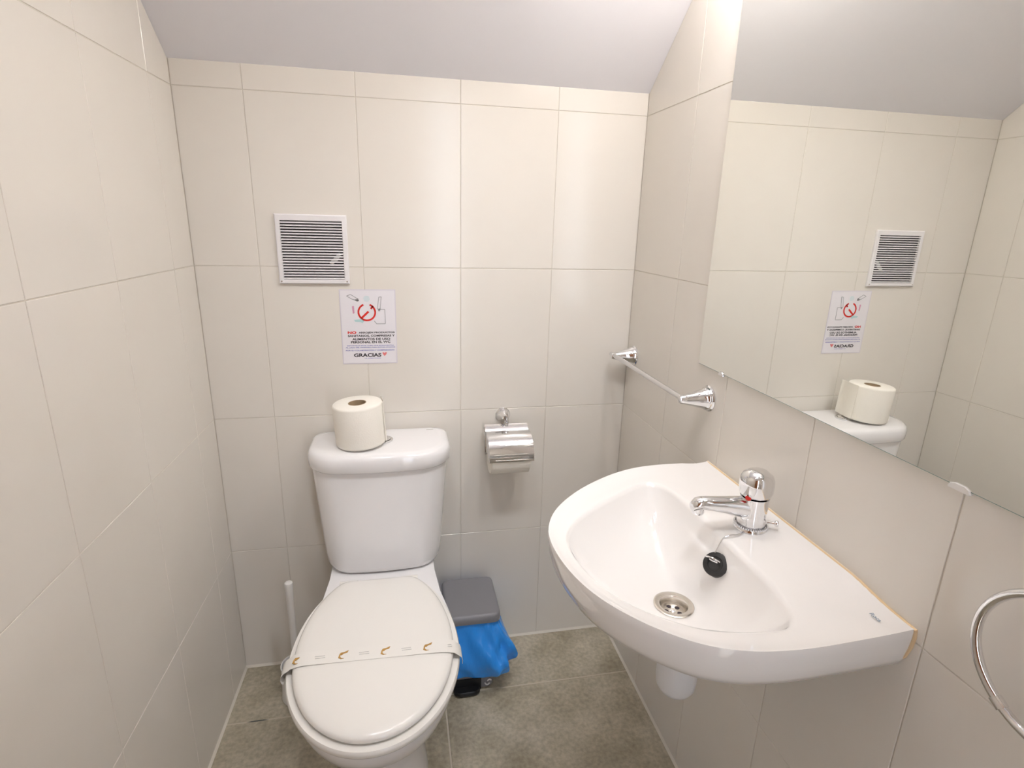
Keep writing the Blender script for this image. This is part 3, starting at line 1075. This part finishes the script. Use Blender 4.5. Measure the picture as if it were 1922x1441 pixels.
# ------------------------------------------------------------------ notice on the wall
SX, SZ, SW, SH = -.2432, 1.0355, .1425, .1985
sign = thing('wall_notice', (SX, 0, SZ), 'white printed notice with red prohibition ring on the back wall', 'sign')
G().box((SX - SW / 2, -.0008, SZ - SH / 2), (SX + SW / 2, -.0001, SZ + SH / 2)).obj('laminate', M['sign_film'], sign, smooth=False)
G().box((SX - SW / 2 + .0022, -.0011, SZ - SH / 2 + .0022), (SX + SW / 2 - .0022, -.0007, SZ + SH / 2 - .0022)).obj('sheet', M['sign'], sign, smooth=False)
yS = -.0013


def sp_(u, v):
    return Vector((SX - SW / 2 + u * SW, yS, SZ + SH / 2 - v * SH))


def slab(name, polys, m):
    g = G()
    for P in polys:
        A = [sp_(*q) for q in P]
        g.loft([A, [q + Vector((0, .0004, 0)) for q in A]])
    return g.obj(name, m, sign, smooth=False)


def line(P, w):
    """polyline in sheet units (of width) as quads"""
    out = []
    asp = SW / SH
    for (a, c) in zip(P[:-1], P[1:]):
        d = Vector((c[0] - a[0], (c[1] - a[1]) / asp)); d.normalize()
        nx, ny = -d.y * w, d.x * w * asp
        out.append([(a[0] + nx, a[1] + ny), (c[0] + nx, c[1] + ny), (c[0] - nx, c[1] - ny), (a[0] - nx, a[1] - ny)])
    return out


asp = SW / SH
cu_, cv_, rr0 = .475, .300, .150
seg = []
arc = []
for k in range(37):
    a = math.radians(112 + (428 - 112) * k / 36)
    arc.append((cu_ + rr0 * cos(a), cv_ - rr0 * sin(a) * asp))
slab('prohibition_ring', line(arc, .0165) + line([(cu_ - .098, cv_ + .085 * asp * 1.25), (cu_ + .03, cv_ - .01)], .019) + line([(cu_ + .075, cv_ - .045), (cu_ + .115, cv_ - .085)], .017), M['p_red'])
slab('drawn_box', line([(.70, .262), (.80, .262), (.80, .455), (.645, .455), (.60, .415)], .006), M['p_grey'])
slab('drawn_stick', line([(.665, .255), (.70, .10), (.745, .095), (.715, .26), (.665, .255)], .006), M['p_grey'])
slab('drawn_pen', line([(.13, .085), (.20, .065), (.33, .125), (.33, .15), (.22, .125), (.13, .085)], .006), M['p_grey'])
slab('drawn_pen_tip', [[(.255, .135), (.33, .115), (.345, .15), (.31, .158)]], M['p_grey'])
slab('drawn_stick_tip', [[(.675, .26), (.72, .25), (.715, .285), (.68, .285)]], M['p_grey'])
slab('drawn_arrow', [[(.24, .40), (.36, .39), (.36, .375), (.425, .415), (.385, .445), (.36, .43), (.26, .425)]], M['p_teal'])
slab('drawn_splash', [[(.42, .11), (.46, .08), (.52, .085), (.54, .13), (.51, .16), (.44, .155)]], M['p_splash'])
slab('drawn_pink', [[(.215, .22), (.25, .215), (.255, .31), (.225, .32)]], M['p_pink'])


def put_text(body, u0, u1, v0, v1, m, bold=0.0, name='lettering'):
    v, f = text_geo(body, 1.0, bold)
    x0 = min(q[0] for q in v); x1 = max(q[0] for q in v); y0 = min(q[1] for q in v); y1 = max(q[1] for q in v)
    A = []
    for q in v:
        p = sp_(u0 + (u1 - u0) * (q[0] - x0) / (x1 - x0), v1 + (v0 - v1) * (q[1] - y0) / (y1 - y0))
        A.append(p)
    G().add(A, f).obj(name, m, sign, smooth=False)


put_text('NO', .115, .270, .552, .588, M['p_red'], .045)
put_text('ARROJEN PRODUCTOS', .31, .965, .560, .590, M['p_black'], .035)
put_text('SANITARIOS, COMPRESAS Y', .115, .965, .602, .634, M['p_black'], .035)
put_text('ALIMENTOS DE USO', .19, .88, .645, .676, M['p_black'], .035)
put_text('PERSONAL EN EL WC', .165, .88, .685, .716, M['p_black'], .035)
put_text('DEPOSITELOS EN EL CUBO QUE SE ENCUENTRA', .09, .945, .742, .757, M['p_blue'], .02)
put_text('AL LADO DEL INODORO PARA EVITAR ATASCOS', .065, .965, .767, .782, M['p_blue'], .02)
put_text('POR SU COLABORACION Y COMPRENSION', .065, .945, .806, .822, M['p_blue'], .02)
put_text('GRACIAS', .205, .705, .855, .905, M['p_black'], .035)
put_text('LA DIRECCION', .40, .69, .918, .932, M['p_blue'], .0)
slab('red_heart', [[(.725, .852), (.745, .842), (.765, .856), (.785, .842), (.812, .850), (.795, .875), (.765, .898), (.74, .875)]], M['p_heart'])

# ------------------------------------------------------------------ lamp above the mirror (its light fills the room)
LY, LZ = -.62, 1.90
lamp = thing('wall_lamp', (XR, LY, LZ), 'chrome two-globe wall lamp above the mirror', 'lamp')
g = G()
g.loft([[Vector((XR - .0002, LY + y, LZ + z)) for y, z in ((-.17, -.03), (.17, -.03), (.17, .03), (-.17, .03))], [Vector((XR - .022, LY + y, LZ + z)) for y, z in ((-.165, -.026), (.165, -.026), (.165, .026), (-.165, .026))]])
g.obj('backplate', M['chrome'], lamp, smooth=False)
for sy in (-.105, .105):
    G().tube([(XR - .02, LY + sy, LZ), (XR - .05, LY + sy, LZ)], .016, 16).obj('socket', M['chrome'], lamp)
    pf = [(.0, -.045)] + [(.045 * sin(pi * k / 12), -.045 * cos(pi * k / 12)) for k in range(1, 12)] + [(0, .045)]
    G().lathe(pf, (XR - .09, LY + sy, LZ), (1, 0, 0), 24).obj('globe', M['bulb'], lamp, label='glowing opal glass globe')

# unseen fill spots added in the flat ceiling to brighten the lower back wall
cn = Vector((0, 0, -1))
for (sx_, sy_, tx_, ty_, tz_, wh_) in ((-.24, -1.08, -.30, 0, .60, 'in line with the toilet'), (.16, -1.08, .19, -.08, .60, 'nearer the mirror wall')):
    c0 = Vector((sx_, sy_, zceil(sy_)))
    sp0 = thing('added_fill_spot', c0, 'added round white fill spotlight, unseen in the ceiling ' + wh_, 'lamp', 'added ceiling fill spots')
    G().lathe([(.030, .0003), (.045, .0003), (.046, .003), (.043, .006), (.034, .006), (.030, .002)], c0, cn, 36, cap=False).obj('bezel', M['white_plastic'], sp0)
    G().lathe([(0, .0004), (.030, .0004), (.030, .0012), (0, .0014)], c0, cn, 30).obj('lens', M['fill_lens'], sp0, label='glowing lens of the added fill spot')
    ld = bpy.data.lights.new('fill_spot_light', 'SPOT')
    ld.energy = FILL_SPOT_W; ld.color = FILL_COLOR; ld.spot_size = math.radians(66); ld.spot_blend = 1.0; ld.shadow_soft_size = .085
    lo_ = bpy.data.objects.new('fill_spot_light', ld); COL.objects.link(lo_)
    p0 = c0 + cn * .012
    lo_.parent = sp0
    lo_.location = cn * .012
    dv = Vector((tx_, ty_, tz_)) - p0
    lo_.rotation_euler = dv.to_track_quat('-Z', 'Y').to_euler()

# daylight reaches the room through the open doorway (sampling portal in the opening)
pd = bpy.data.lights.new('doorway_portal', 'AREA')
pd.shape = 'RECTANGLE'; pd.size = DX1 - DX0; pd.size_y = DZ
try:
    pd.cycles.is_portal = True
except Exception:
    pass
po = bpy.data.objects.new('doorway_portal', pd)
COL.objects.link(po)
po.location = ((DX0 + DX1) / 2, YF - W_T - .02, DZ / 2)
po.rotation_euler = (math.radians(90), 0, 0)
po.rotation_euler = (math.radians(90), 0, math.radians(180))
